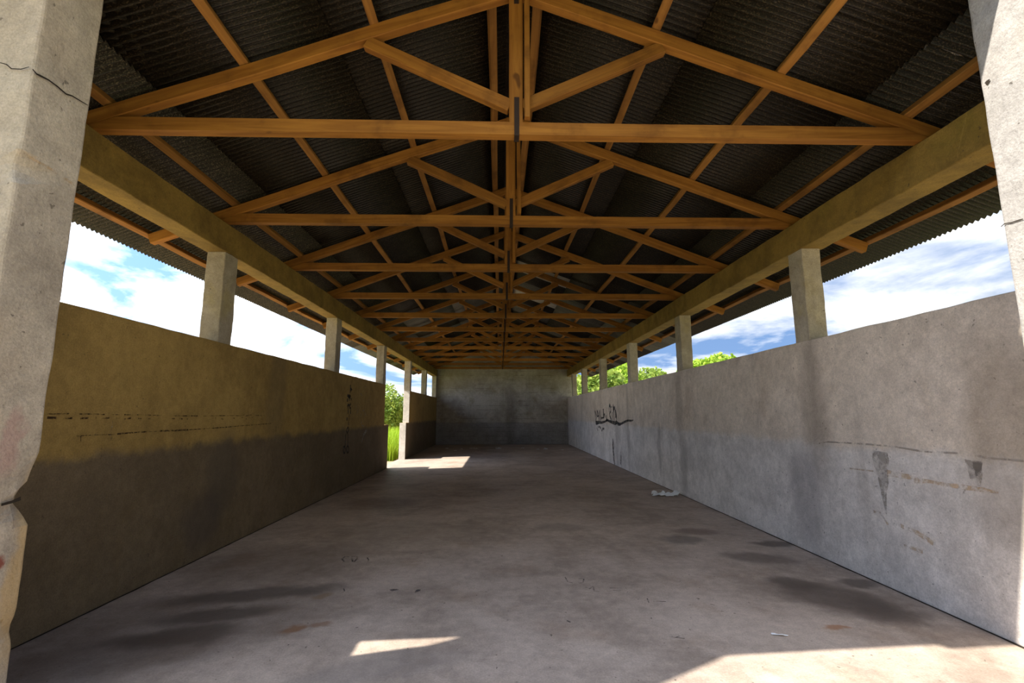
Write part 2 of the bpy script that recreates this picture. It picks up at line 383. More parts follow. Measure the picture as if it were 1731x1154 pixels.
# ------------------------------------------------------------------ walls
def wall_prism(name, xa, xb, poly, mat):
    """poly in (y,z), extruded between xa and xb; edges subdivided and wandering slightly"""
    pts = []
    n = len(poly)
    for i in range(n):
        a, b = poly[i], poly[(i+1) % n]
        L = math.hypot(b[0]-a[0], b[1]-a[1]); k = max(1, int(L/0.18))
        for j in range(k):
            y = a[0]+(b[0]-a[0])*j/k; z = a[1]+(b[1]-a[1])*j/k
            if z > 0.02:
                q = Vector((xa, y*2.2, z*3.0)); z += noise.noise(q*2.0)*0.007; y += (noise.noise(q*5.0+Vector((4, 4, 4)))*0.008 if a[0] == b[0] else 0)
            pts.append((y, z))
    m_ = len(pts)
    vs_ = [(xa, y, z) for y, z in pts]+[(xb, y, z) for y, z in pts]
    fs = [(i, (i+1) % m_, m_+(i+1) % m_, m_+i) for i in range(m_)]
    fs.append(tuple(range(m_))); fs.append(tuple(range(2*m_-1, m_-1, -1)))
    o = link(name, mesh(name, vs_, fs), mat)
    bevel(o, 0.008, 2)
    return o
TOP, STEP = 2.145, 1.12
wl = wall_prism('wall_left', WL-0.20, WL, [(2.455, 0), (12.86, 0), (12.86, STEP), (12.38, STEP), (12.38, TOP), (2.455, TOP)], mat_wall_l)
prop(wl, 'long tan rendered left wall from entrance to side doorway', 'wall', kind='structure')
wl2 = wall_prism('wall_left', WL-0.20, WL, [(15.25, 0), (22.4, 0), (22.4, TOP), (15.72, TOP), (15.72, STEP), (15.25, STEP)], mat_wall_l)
jm = concrete('bare_concrete_jamb', (0.66, 0.61, 0.54), (0.55, 0.50, 0.43), streak=0.1)
for w_ in (wl, wl2):
    w_.data.materials.append(jm)
    for pf in w_.data.polygons:
        if abs(pf.normal.y) > 0.9 and 12 < pf.center.y < 16: pf.material_index = 1
prop(wl2, 'short left wall piece between side doorway and back wall', 'wall', kind='structure')
wr = wall_prism('wall_right', WR, WR+0.20, [(2.335, 0), (22.4, 0), (22.4, TOP), (2.335, TOP)], mat_wall_r)
prop(wr, 'long pale grey right wall with spray-painted writing', 'wall', kind='structure')
RX, SL = 0.115, 0.371           # ridge position, roof slope
def rz(d): return 4.73-SL*d     # top of rafters at distance d from ridge
bp = [(WL-0.20, 0), (WR+0.20, 0), (WR+0.20, rz(WR+0.2-RX)+.03), (RX, rz(0)+.03), (WL-0.20, rz(RX-WL+0.2)+.03)]
vs_ = [(x, 22.4, z) for x, z in bp]+[(x, 22.6, z) for x, z in bp]
wb = link('wall_back', mesh('wall_back', vs_, [(0, 1, 2, 3, 4), (9, 8, 7, 6, 5)]+[(i, (i+1) % 5, 5+(i+1) % 5, 5+i) for i in range(5)]), mat_wall_b)
prop(wb, 'dim gabled back wall with faint block courses', 'wall', kind='structure')

# ------------------------------------------------------------------ posts, ring beams, pillars
BZ0, BZ1 = 3.12, 3.43
ordn = ['first', 'second', 'third', 'fourth', 'fifth', 'sixth', 'seventh', 'eighth', 'ninth', 'tenth', 'eleventh', 'twelfth']
left_posts = [(4.99, 5.24), (8.55, 8.81), (12.12, 12.38), (15.72, 15.98), (19.12, 19.37), (22.14, 22.39)]
right_posts = [(4.75, 4.99), (8.20, 8.46), (11.52, 11.78), (14.90, 15.16), (18.30, 18.55), (20.85, 21.10)]
lab_l = ['concrete post on the left wall nearest the entrance', 'second concrete post on the left wall from the entrance', 'concrete post on the left wall at near side of the doorway',
         'concrete post on the left wall at far side of the doorway', 'concrete post on left wall just beyond the doorway post', 'slim concrete post where left wall meets back wall']
lab_r = ['concrete post on the right wall nearest the entrance', 'second concrete post on the right wall from the entrance', 'third concrete post on the right wall from the entrance',
         'fourth concrete post on the right wall from the entrance', 'fifth concrete post on the right wall from the entrance', 'last concrete post on right wall beside the back wall']
for i, (a, b) in enumerate(left_posts):
    o = link('concrete_post', rough_box('concrete_post', WL-0.20, WL-0.004, a, b, TOP-0.012, BZ0+0.004, 0.06, 0.007, i*3.1), mat_post)
    prop(o, lab_l[i], 'post', 'posts between wall and ring beam'); bevel(o, 0.006, 1)
for i, (a, b) in enumerate(right_posts):
    o = link('concrete_post', rough_box('concrete_post', WR+0.004, WR+0.20, a, b, TOP-0.012, BZ0+0.004, 0.06, 0.007, 40+i*3.1), mat_post)
    prop(o, lab_r[i], 'post', 'posts between wall and ring beam'); bevel(o, 0.006, 1)
o = link('ring_beam', rough_box('ring_beam', WL-0.22, WL+0.005, 2.455, 22.39, BZ0, BZ1, 0.14, 0.008, 5), mat_beam)
prop(o, 'long ochre concrete beam above the left wall posts', 'beam', 'ring beams under the roof'); bevel(o, 0.006, 1)
o = link('ring_beam', rough_box('ring_beam', WR-0.005, WR+0.24, 2.335, 22.39, BZ0, BZ1, 0.14, 0.008, 25), mat_beam)
prop(o, 'long ochre concrete beam above the right wall posts', 'beam', 'ring beams under the roof'); bevel(o, 0.006, 1)

def pillar(name, x0, x1, y0, y1, z1, mat, notch=None, seed=0):
    vs_, fs = [], []
    nzl = int(z1/0.035)
    ring = []
    def arc(cx, cy, a0, r=0.018, k=3):
        for i in range(k+1):
            a = a0+math.pi/2*i/k; ring.append((cx+r*math.cos(a), cy+r*math.sin(a)))
    r = 0.018
    arc(x1-r, y1-r, 0); arc(x0+r, y1-r, math.pi/2); arc(x0+r, y0+r, math.pi); arc(x1-r, y0+r, 1.5*math.pi)
    # intermediate points on the sides
    full = []
    for i in range(len(ring)):
        a, b = ring[i], ring[(i+1) % len(ring)]
        full.append(a)
        L = math.hypot(b[0]-a[0], b[1]-a[1])
        if L > 0.1:
            k = max(2, int(L/0.06))
            for j in range(1, k): full.append((a[0]+(b[0]-a[0])*j/k, a[1]+(b[1]-a[1])*j/k))
    n = len(full); cxm, cym = (x0+x1)/2, (y0+y1)/2
    for l in range(nzl+1):
        for x, y in full:
            z = (rz(abs(x-RX))-0.003)*l/nzl
            q = Vector((x*9, y*9, z*5+seed))
            d = noise.noise(q)*0.006+noise.noise(q*3.3)*0.003
            xx, yy = x+(x-cxm)*0.06*d/0.006*.15, y+(y-cym)*.0
            xx = x+d*.5; yy = y+noise.noise(q+Vector((7, 3, 1)))*0.006
            if notch:
                for (nx, ny, nz_, rr, dep) in notch:
                    e = math.sqrt(((x-nx)/rr[0])**2+((y-ny)/rr[1])**2+((z-nz_)/rr[2])**2)
                    if e < 1:
                        k = dep*(1-e)**0.6
                        vx, vy = cxm-x, cym-y; ll = math.hypot(vx, vy)
                        xx += vx/ll*k; yy += vy/ll*k
            vs_.append((xx, yy, z))
    for l in range(nzl):
        for i in range(n):
            j = (i+1) % n
            fs.append((l*n+i, l*n+j, (l+1)*n+j, (l+1)*n+i))
    fs.append(tuple(range(n-1, -1, -1))); fs.append(tuple(nzl*n+i for i in range(n)))
    return link(name, mesh(name, vs_, fs), mat)
PLX, PRX = -2.25, 2.65
pl = pillar('entrance_pillar', WL-0.20, PLX, 2.131, 2.451, 4.0, mat_pil_l,
            notch=[(PLX, 2.451, 0.985, (.11, .11, .085), 0.06), (PLX, 2.451, 1.075, (.10, .10, .12), 0.03), (PLX, 2.451, 0.42, (.08, .08, .06), 0.02), (PLX, 2.131, 2.55, (.09, .11, .08), 0.03)])
prop(pl, 'cracked sandy concrete pillar at the left of the entrance', 'pillar', 'entrance pillars')
pr = pillar('entrance_pillar', PRX, WR+0.20, 1.98, 2.333, 4.0, mat_pil_r, seed=30)
prop(pr, 'sunlit whitish concrete pillar at the right of the entrance', 'pillar', 'entrance pillars')

# ------------------------------------------------------------------ roof trusses
NT, T0, DT = 12, 3.24, 1.69
TW = 0.078
lab_t = ['timber roof truss nearest the entrance']+['%s timber roof truss counted from the entrance' % ordn[i] for i in range(1, 11)]+['last timber roof truss right before the back wall']
def tie_mesh():
    zb, zt = 3.43, 3.53
    db, dt_ = 3.165, 2.90
    n = 24
    vs_, fs = [], []
    sd = random.uniform(0, 50)
    for i in range(n+1):
        t = -1+2*i/n
        wz = noise.noise(Vector((sd, t*1.6, 0)))*0.006
        for (yy, zz, dd) in ((0, zb, db), (TW, zb, db), (TW, zt, dt_), (0, zt, dt_)):
            j = noise.noise(Vector((sd+yy*30+zz*7, t*4, 2)))*0.002
            vs_.append((t*dd, yy+j, zz-zb+wz*(1-abs(t))+j))
    for i in range(n):
        for k in range(4):
            l = (k+1) % 4; fs.append((i*4+k, i*4+l, (i+1)*4+l, (i+1)*4+k))
    fs.append((3, 2, 1, 0)); fs.append((n*4, n*4+1, n*4+2, n*4+3))
    return mesh('tie_beam', vs_, fs)
strap_mesh = None
def strap_geom(w2, z0, z1, y0, y1, th=0.006):
    bm = bmesh.new()
    for (a, b, c, d) in ((y0-th, y0, z0-th, z1), (y1, y1+th, z0-th, z1), (y0, y1, z0-th, z0)):
        r = bmesh.ops.create_cube(bm, size=1.0)
        for v in r['verts']:
            v.co = Vector((v.co.x*w2, a+(v.co.y+.5)*(b-a), c+(v.co.z+.5)*(d-c)))
    me = bpy.data.meshes.new('iron_strap'); bm.to_mesh(me); bm.free(); return me
sm_low = strap_geom(0.036, 0.0, 0.30, 0, TW)
sm_top = strap_geom(0.036, 0.0, 0.22, 0, TW)
for i in range(NT):
    y = T0+DT*i
    t = empty('roof_truss', (RX, y, 3.43)); prop(t, lab_t[i], 'roof truss', 'timber roof trusses')
    yc = y+TW/2
    tb = link('tie_beam', tie_mesh(), mat_wood, t)
    for s, dend in ((-1, 3.87), (1, 3.95)):
        jit = random.uniform(-.03, .03)
        d0 = 0.02
        timber('rafter', (RX+s*d0, yc, 4.668-SL*d0), (RX+s*(dend+jit), yc, 4.668-SL*(dend+jit)), 0.075, 0.108, mat_wood, t, seg=10, warp=0.012)
        timber('strut', (RX+s*0.045, yc, 3.672), (RX+s*1.13, yc, 4.185), 0.066, 0.098, mat_wood, t, seg=6, warp=0.008)
    timber('king_post', (RX, yc, 3.532), (RX, yc, 4.70), 0.07, 0.105, mat_wood, t, up=(1, 0, 0), seg=6)
    timber('king_post_batten', (RX+0.083+random.uniform(-.006, .012), y-0.028, 3.54), (RX+0.083, y-0.028, 4.60), 0.05, 0.042, mat_wood, t, up=(1, 0, 0), seg=5, warp=0.008)
    st = link('iron_strap', sm_low, mat_iron, t); st.location = (0.004, 0, -0.002); st['label'] = 'dark iron strap'
    st = link('iron_strap', sm_top, mat_iron, t); st.location = (0.004, 0, 1.10)

# ------------------------------------------------------------------ purlins
plan = [(0.18, 'beside the ridge'), (1.08, 'next below the ridge'), (2.03, 'halfway down'), (2.98, 'just above the concrete beam'), (3.90, 'along the eave')]
ca, sa = math.cos(math.atan(SL)), math.sin(math.atan(SL))
for s, side in ((-1, 'left'), (1, 'right')):
    for k, (d, where) in enumerate(plan):
        if s == 1 and k == 4: d = 3.95
        up = Vector((s*sa, 0, ca))
        c = Vector((RX+s*d, 0, rz(d)))+up*0.031
        y0 = 2.15
        if s == -1 and k == 4: y0 = 2.45
        pu = timber('purlin', (c.x, y0, c.z), (c.x, 22.66, c.z), 0.068, 0.062, mat_purlin, None, up=up, seg=24, warp=0.02)
        prop(pu, 'thin timber purlin on the %s roof slope %s' % (side, where), 'purlin', 'roof purlins')

# ------------------------------------------------------------------ roof sheets
roof = empty('roof', (RX, 12, 4.8)); prop(roof, 'dark corrugated sheet roof with two slopes', 'roof', kind='structure')
PITCH, AMP, TH = 0.0564, 0.019, 0.003
def sheet_mesh(name, waves, length, seg=6):
    n = waves*seg
    vs_, fs = [], []
    for sfc in (0, 1):
        for e in range(3):
            x = length*e/2
            for i in range(n+1):
                yv = i*PITCH/seg
                vs_.append((x, yv, AMP*math.cos(2*math.pi*i/seg)+(TH if sfc == 0 else 0)))
    W = n+1
    def ix(sfc, e, i): return sfc*3*W+e*W+i
    for e in range(2):
        for i in range(n):
            fs.append((ix(0, e, i), ix(0, e+1, i), ix(0, e+1, i+1), ix(0, e, i+1)))
            fs.append((ix(1, e, i), ix(1, e, i+1), ix(1, e+1, i+1), ix(1, e+1, i)))
        fs.append((ix(0, e, 0), ix(1, e, 0), ix(1, e+1, 0), ix(0, e+1, 0)))
        fs.append((ix(0, e, n), ix(0, e+1, n), ix(1, e+1, n), ix(1, e, n)))
    for i in range(n):
        fs.append((ix(0, 0, i), ix(0, 0, i+1), ix(1, 0, i+1), ix(1, 0, i)))
        fs.append((ix(0, 2, i), ix(1, 2, i), ix(1, 2, i+1), ix(0, 2, i+1)))
    return mesh(name, vs_, fs, smooth=True)
def shared(base, mat):
    me = base.copy(); me.materials.clear(); me.materials.append(mat); return me
SHW = PITCH*13
ROFF = 0.0665*1.0+AMP
slen = {-1: 4.225/ca, 1: 4.35/ca}
rows = {-1: [(0.03, 1.62, 1.92), (1.48, 3.0, 1.92+PITCH), (2.86, slen[-1], 1.92+8*PITCH)], 1: [(0.03, 1.62, 1.92+2*PITCH), (1.48, 3.0, 1.92+2*PITCH), (2.86, slen[1], 1.92+2*PITCH)]}
for s in (-1, 1):
    for ri, (s0, s1, ys) in enumerate(rows[s]):
        base = sheet_mesh('roof_sheet', 13, s1-s0)
        mats = {k: shared(base, mm) for k, mm in (('d', mat_sheet), ('p', mat_sheet_pale), ('g', mat_sheet_grey), ('e', mat_sheet_eave_lit))}
        ncol = int(math.ceil((22.72-ys)/SHW))
        for c in range(ncol):
            y = ys+c*SHW
            key = 'd'
            if s == 1 and ri == 0 and (9.6 < y < 10.6 or 12.0 < y < 12.8): key = 'p'
            elif y > 11.5 and random.random() < 0.5: key = 'g'
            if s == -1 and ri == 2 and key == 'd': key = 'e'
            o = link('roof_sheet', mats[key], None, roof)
            if key == 'p': o['label'] = 'pale roof sheet'
            ex = Vector((s*ca, 0, -sa)); ez = Vector((s*sa, 0, ca))
            lift = ROFF+0.009*(2-ri)+(0.003 if c % 2 else 0)+random.uniform(0, .0015)
            p = Vector((RX, y, rz(0)))+ex*s0+ez*lift
            # local x = down slope, y = along ridge, z = outward
            if s == 1:
                M = Matrix(((ex.x, 0, ez.x, p.x), (0, 1, 0, p.y), (ex.z, 0, ez.z, p.z), (0, 0, 0, 1)))
            else:
                p.y += SHW
                M = Matrix(((ex.x, 0, ez.x, p.x), (0, -1, 0, p.y), (ex.z, 0, ez.z, p.z), (0, 0, 0, 1)))
            o.matrix_local = Matrix.Translation(-Vector(roof.location)) @ M
# ridge caps
def cap_mesh():
    vs_, fs = [], []
    prof = []
    for i in range(13):
        a = -1+2*i/12
        x = a*0.24
        prof.append((x, -SL*abs(x) if abs(a) > 0.35 else -SL*0.084+0.02*(1-(a/0.35)**2)))
    for y in (0, 1.02):
        for x, z in prof: vs_.append((x, y, z+0.004))
        for x, z in prof: vs_.append((x, y, z))
    n = 13
    for i in range(n-1):
        fs += [(i, i+1, 2*n+i+1, 2*n+i), (n+i, 3*n+i, 3*n+i+1, n+i+1), (i, n+i, n+i+1, i+1), (2*n+i, 2*n+i+1, 3*n+i+1, 3*n+i)]
    fs += [(0, 2*n, 3*n, n), (n-1, 2*n-1, 4*n-1, 3*n-1)]
    return mesh('ridge_cap', vs_, fs, smooth=False)
cm = cap_mesh(); cm.materials.append(mat_sheet)
for k in range(21):
    o = link('ridge_cap', cm, None, roof)
    o.location = Vector((RX, 1.92+k*0.99, rz(0)+ROFF+0.052+0.006*(k % 2)))-Vector(roof.location)
# a slipped sheet lying askew over the left front corner of the roof
lo = link('loose_roof_sheet', sheet_mesh('loose_roof_sheet', 18, 2.5), mat_sheet)
lo.data.materials.clear(); lo.data.materials.append(mat_sheet)
uu = Vector((0.817, 0.576)); nn = Vector((-0.576, 0.817))
def on_roof(x, y, up=0.0): return Vector((x, y, rz(RX-x)+0.125+up))
c0 = uu*(-2.5)+nn*3.03; c1 = uu*0.0+nn*3.03; c2 = uu*(-2.5)+nn*4.056
A0, A1, A2 = on_roof(c0.x, c0.y), on_roof(c1.x, c1.y), on_roof(c2.x, c2.y)
ex = (A1-A0).normalized(); ez = ex.cross(A2-A0).normalized(); ey = ez.cross(ex)
lo.matrix_world = Matrix(((ex.x, ey.x, ez.x, A0.x), (ex.y, ey.y, ez.y, A0.y), (ex.z, ey.z, ez.z, A0.z), (0, 0, 0, 1)))
prop(lo, 'slipped corrugated sheet lying askew on the left front roof corner', 'roof sheet')

# ------------------------------------------------------------------ marks on the walls and floor
def ribbon(name, paths, plane, mat, parent, off=0.0015):
    """paths: list of (pixel points, width in metres or list of widths); plane: ('x', value) etc."""
    ax, val = plane
    vs_, fs = [], []
    for pts, wd in paths:
        P3 = [({'x': onX, 'y': onY, 'z': onZ}[ax])(u, v, val) for u, v in pts]
        nrm = {'x': Vector((1 if val < 0 else -1, 0, 0)), 'y': Vector((0, -1, 0)), 'z': Vector((0, 0, 1))}[ax]
        # resample
        Q = [P3[0]]; Wd = []
        ws = wd if isinstance(wd, (list, tuple)) else [wd]*len(P3)
        R = []
        for i in range(len(P3)-1):
            L = (P3[i+1]-P3[i]).length; k = max(1, min(12, int(L/0.05)))
            for j in range(k):
                t = j/k; R.append((P3[i].lerp(P3[i+1], t), ws[i]+(ws[i+1]-ws[i])*t))
        R.append((P3[-1], ws[-1]))
        base = len(vs_)
        for i, (p, w0) in enumerate(R):
            a = R[max(0, i-1)][0]; b = R[min(len(R)-1, i+1)][0]
            tdir = (b-a)
            if tdir.length < 1e-6: tdir = Vector((0, 0, 1)) if ax != 'z' else Vector((1, 0, 0))
            sdir = nrm.cross(tdir.normalized())
            w1 = w0*(1+0.3*noise.noise(p*23))
            vs_.append(p+nrm*off+sdir*w1/2); vs_.append(p+nrm*off-sdir*w1/2)
        for i in range(len(R)-1):
            fs.append((base+2*i, base+2*i+1, base+2*i+3, base+2*i+2))
    o = link(name, mesh(name, vs_, fs), mat, parent)
    return o
def crop(pts, ox, oy, s): return [(ox+a/s, oy+b/s) for a, b in pts]
# writing on the right wall
S, OX, OY = 19.233, 990, 670
big = [([(300, 460), (315, 560), (330, 840)], .05), ([(312, 470), (362, 640), (340, 850)], .04), ([(375, 440), (382, 670)], .075), ([(378, 445), (425, 600), (430, 820)], .04), ([(392, 640), (425, 630)], .04),
       ([(445, 440), (437, 600), (432, 800)], .045), ([(445, 445), (470, 640), (478, 815)], .04), ([(492, 420), (485, 620), (480, 820)], .04), ([(575, 400), (588, 700)], .10), ([(510, 690), (590, 690)], .035), ([(510, 690), (530, 735)], .045),
       ([(588, 600), (622, 575), (630, 690)], .05), ([(672, 610), (682, 700), (700, 765), (720, 770)], .06), ([(660, 805), (690, 740)], .05)]
rita = [([(772, 265), (766, 400), (765, 500)], .035), ([(775, 268), (798, 312)], .09), ([(798, 300), (824, 400), (815, 490), (785, 530), (776, 590)], .05), ([(780, 600), (838, 765)], .06), ([(848, 310), (850, 360)], .08), ([(865, 500), (872, 640), (876, 830)], .045),
        ([(893, 255), (905, 330)], .07), ([(905, 330), (918, 560), (932, 830)], .06), ([(888, 385), (957, 380)], .09), ([(966, 440), (990, 560), (1003, 690)], .075), ([(978, 560), (978, 690)], .06), ([(1003, 690), (1010, 760)], .04)]
under = [([(325, 850), (370, 855), (440, 838), (520, 850), (630, 815), (700, 762), (780, 805), (880, 842), (960, 870), (1010, 832), (1060, 890), (1120, 900), (1200, 860), (1300, 808), (1380, 780), (1480, 786), (1550, 768)],
          [.10, .10, .07, .06, .05, .05, .06, .07, .08, .08, .07, .055, .05, .045, .04, .035, .02])]
for nm, pp in (('graffiti_writing', big), ('graffiti_writing', rita), ('graffiti_underline', under)):
    o = ribbon(nm, [(crop(p, OX, OY, S), [q*1.3 for q in wv] if isinstance(wv, list) else wv*1.3) for p, wv in pp], ('x', WR), mat_spray, wr)
    o['label'] = 'black spray-painted writing' if nm != 'graffiti_underline' else 'black spray-painted wavy underline'
low = [([(360, 1010), (400, 1110)], .05), ([(405, 990), (450, 975), (500, 1035)], .06), ([(485, 1000), (500, 1045)], .08), ([(520, 1110), (555, 1040), (605, 1050)], .06), ([(545, 1060), (530, 1135)], .05), ([(600, 1040), (560, 1075)], .05),
       ([(897, 880), (900, 1100)], .02), ([(950, 890), (955, 1150)], .02)]
o = ribbon('graffiti_scribble', [(crop(p, OX, OY, S), wv) for p, wv in low], ('x', WR), mat_spray_faint, wr)
o['label'] = 'faint grey scribble'
o = ribbon('brown_streak', [([(1036, 741), (1036.5, 755), (1037.5, 770), (1039, 785)], [.06, .17, .16, .10]), ([(1049, 760), (1050, 772), (1049.5, 785)], [.02, .07, .1])], ('x', WR), mat_redbrown, wr); o['label'] = 'dark brown streak'
S, OX, OY = 4.439, 1380, 720
o = ribbon('damp_drip', [(crop([(480, 190), (487, 300), (505, 420), (508, 520), (528, 660)], OX, OY, S), [.16, .15, .10, .05, .01])], ('x', WR), mat_drip, wr)
o = ribbon('damp_drip', [(crop([(1180, 260), (1185, 330), (1165, 400)], OX, OY, S), [.12, .08, .02]), (crop([(1205, 260), (1222, 370), (1220, 450)], OX, OY, S), [.06, .05, .02])], ('x', WR), mat_drip, wr)
o = ribbon('rust_line', [(crop([(235, 315), (430, 338)], OX, OY, S), .012), (crop([(530, 350), (640, 372), (720, 385), (740, 405), (850, 415), (950, 436), (1250, 478), (1370, 500)], OX, OY, S), [.05, .04, .04, .05, .025, .03, .035, .01]), (crop([(725, 355), (735, 410)], OX, OY, S), .04)], ('x', WR), mat_rustline, wr)
o = ribbon('rust_spots', [(crop([(580, 715), (660, 760)], OX, OY, S), .03), (crop([(690, 770), (760, 800), (880, 880)], OX, OY, S), [.025, .03, .04]), (crop([(660, 900), (720, 912), (800, 945)], OX, OY, S), .03), (crop([(430, 640), (480, 650), (540, 740)], OX, OY, S), .02)], ('x', WR), mat_rustline, wr)
o = ribbon('render_joint_line', [(crop([(20, 130), (80, 118), (300, 130), (560, 150), (800, 190), (1100, 205), (1300, 240), (1558, 262)], OX, OY, S), .014)], ('x', WR), mat_joint, wr)
# scrape lines on the left wall
S, OX, OY = 4.222, 70, 680
lines = [([(40, 82), (200, 80)], .012), ([(270, 82), (400, 83), (450, 86)], .012), ([(500, 87), (560, 88)], .008), ([(590, 87), (650, 90)], .011), ([(680, 88), (860, 93)], .010), ([(950, 95), (1115, 96)], .014), ([(1150, 97), (1300, 94)], .006), ([(1270, 94), (1420, 94), (1450, 88)], .011), ([(1460, 96), (1500, 88)], .010), ([(1525, 92), (1570, 93), (1573, 122)], .012),
         ([(40, 108), (105, 110)], .022), ([(170, 111), (220, 112)], .02), ([(275, 113), (335, 112)], .018), ([(385, 108), (395, 112)], .02), ([(435, 112), (485, 110)], .016), ([(530, 113), (555, 112)], .012), ([(592, 120), (610, 114), (638, 112)], .017), ([(688, 114), (715, 114)], .014), ([(760, 116), (778, 116)], .012), ([(930, 116), (950, 115)], .015), ([(985, 114), (1006, 119)], .018), ([(1035, 119), (1045, 119)], .014), ([(1280, 115), (1297, 119)], .02), ([(1365, 110), (1380, 114)], .012), ([(1430, 106), (1440, 108)], .012), ([(1240, 108), (1244, 112)], .018), ([(1460, 115), (1463, 121)], .012), ([(1500, 108), (1512, 104)], .012),
         ([(245, 240), (290, 237)], .016), ([(290, 237), (340, 234), (420, 231), (520, 228)], .008), ([(540, 225), (640, 216), (760, 208)], .016), ([(760, 208), (840, 206)], .006), ([(840, 203), (960, 200), (1050, 195)], .02), ([(1050, 195), (1300, 178), (1440, 165), (1640, 150)], .013), ([(280, 240), (280, 278)], .008), ([(755, 195), (755, 207)], .012), ([(748, 176), (750, 180)], .016), ([(1026, 165), (1028, 171)], .018), ([(250, 166), (254, 172)], .022), ([(185, 288), (188, 292)], .016), ([(1655, 190), (1655, 212)], .010), ([(1675, 170), (1673, 212)], .014)]
o = ribbon('scrape_marks', [(crop(p, OX, OY, S), wv*.7) for p, wv in lines], ('x', WL), mat_scratch, wl); o['label'] = 'reddish-brown scraped lines'
o = ribbon('chalk_line', [(crop([(510, 135), (490, 240)], OX, OY, S), .005)], ('x', WL), mat_chalk, wl)
# column of painted marks near the side doorway
S, OX, OY = 8.25, 570, 640
def oval(cx, cy, rx, ry, n=14): return [(cx+rx*math.cos(2*math.pi*i/n), cy+ry*math.sin(2*math.pi*i/n)) for i in range(n+1)]
colm = [([(187, 85), (183, 112)], .04), ([(180, 130), (205, 150), (180, 168), (182, 195)], .05), ([(140, 235), (188, 238), (150, 258), (185, 262)], .05), ([(135, 295), (148, 300)], .06), ([(165, 285), (170, 300)], .04), ([(190, 280), (200, 290)], .05), ([(142, 390), (150, 360), (170, 375), (192, 345)], .05),
        ([(150, 370), (152, 490)], .045), ([(170, 400), (188, 410), (182, 490)], .045), ([(130, 560), (142, 565)], .07), ([(160, 490), (150, 650)], .02), ([(172, 490), (160, 650)], .02), ([(150, 668), (126, 720), (140, 762), (160, 712), (150, 668)], .04), ([(120, 770), (108, 940)], .03), ([(150, 770), (146, 940)], .03),
        (oval(97, 990, 15, 46), .035), (oval(146, 985, 17, 46), .035)]
o = ribbon('graffiti_column', [(crop(p, OX, OY, S), wv) for p, wv in colm], ('x', WL), mat_spray, wl); o['label'] = 'vertical column of black painted marks'
chk = [([(290, 320), (262, 380), (280, 480)], .02), ([(300, 410), (270, 500)], .02), ([(335, 440), (330, 530)], .02), ([(345, 440), (375, 440), (395, 500), (372, 535)], .025), ([(335, 580), (340, 650), (375, 660)], .03), ([(415, 705), (365, 785), (340, 890)], [.09, .07, .03]), ([(325, 200), (350, 240)], .02), ([(460, 240), (430, 320)], .02), ([(385, 90), (400, 120)], .02)]
o = ribbon('chalk_marks', [(crop(p, OX, OY, S), wv) for p, wv in chk], ('x', WL), mat_chalk, wl); o['label'] = 'faint white chalk scrawl'
# marks on the floor
S, OX, OY = 8.655, 560, 900
fm = [([(265, 355), (200, 352), (155, 388), (190, 430), (260, 432)], .018), ([(300, 370), (315, 430)], .016), ([(295, 350), (380, 350), (378, 385), (330, 432)], .018), ([(525, 368), (546, 400), (535, 432)], .014), ([(870, 850), (910, 840), (985, 838)], [.05, .035, .008]), ([(1225, 880), (1270, 850), (1285, 835)], [.01, .04, .03]), ([(150, 885), (195, 860), (180, 815)], .01)]
o = ribbon('floor_scrawl', [(crop(p, OX, OY, S), wv) for p, wv in fm], ('z', 0.0), mat_spray_faint, fl, 0.002); o['label'] = 'faint grey letters scrawled on concrete'
S, OX, OY = 3.462, 860, 880
fm = [([(330, 330), (345, 358), (375, 365)], .010), ([(410, 340), (440, 340), (435, 362), (415, 366)], .012), ([(470, 400), (495, 385), (500, 412), (528, 415)], .016), ([(590, 395), (660, 395)], .010), ([(610, 408), (655, 408)], .008), ([(940, 680), (1030, 690)], .010), ([(975, 685), (1000, 675)], .008), ([(340, 585), (362, 595)], .014), ([(860, 472), (920, 474)], .012), ([(810, 455), (820, 480)], .008), ([(1180, 490), (1205, 493)], .014), ([(1055, 637), (1068, 640)], .016), ([(1315, 542), (1328, 543)], .014)]
o = ribbon('floor_scuffs', [(crop(p, OX, OY, S), wv) for p, wv in fm], ('z', 0.0), mat_spray_faint, fl, 0.002)
# dark seams where walls meet the floor
def seam(name, pts, wd, parent, mat):
    vs_, fs = [], []
    for i, (x, y, nx, ny) in enumerate(pts):
        k = wd*(0.7+0.8*abs(noise.noise(Vector((x*3, y*3, 0)))))
        vs_ += [(x, y, 0.0025), (x+nx*k, y+ny*k, 0.0025)]
        if i: fs.append((2*i-2, 2*i-1, 2*i+1, 2*i))
    return link(name, mesh(name, vs_, fs), mat, parent)
seam('dark_seam', [(WL, 2.6+i*.12, 1, 0) for i in range(86)], .016, fl, mat_crack)
seam('dark_seam', [(WR, 2.7+i*.12, -1, 0) for i in range(164)], .018, fl, mat_crack)
seam('dark_seam', [(WL+.05*i*1.02, 22.4, 0, -1) for i in range(119)], .05, fl, mat_crack)
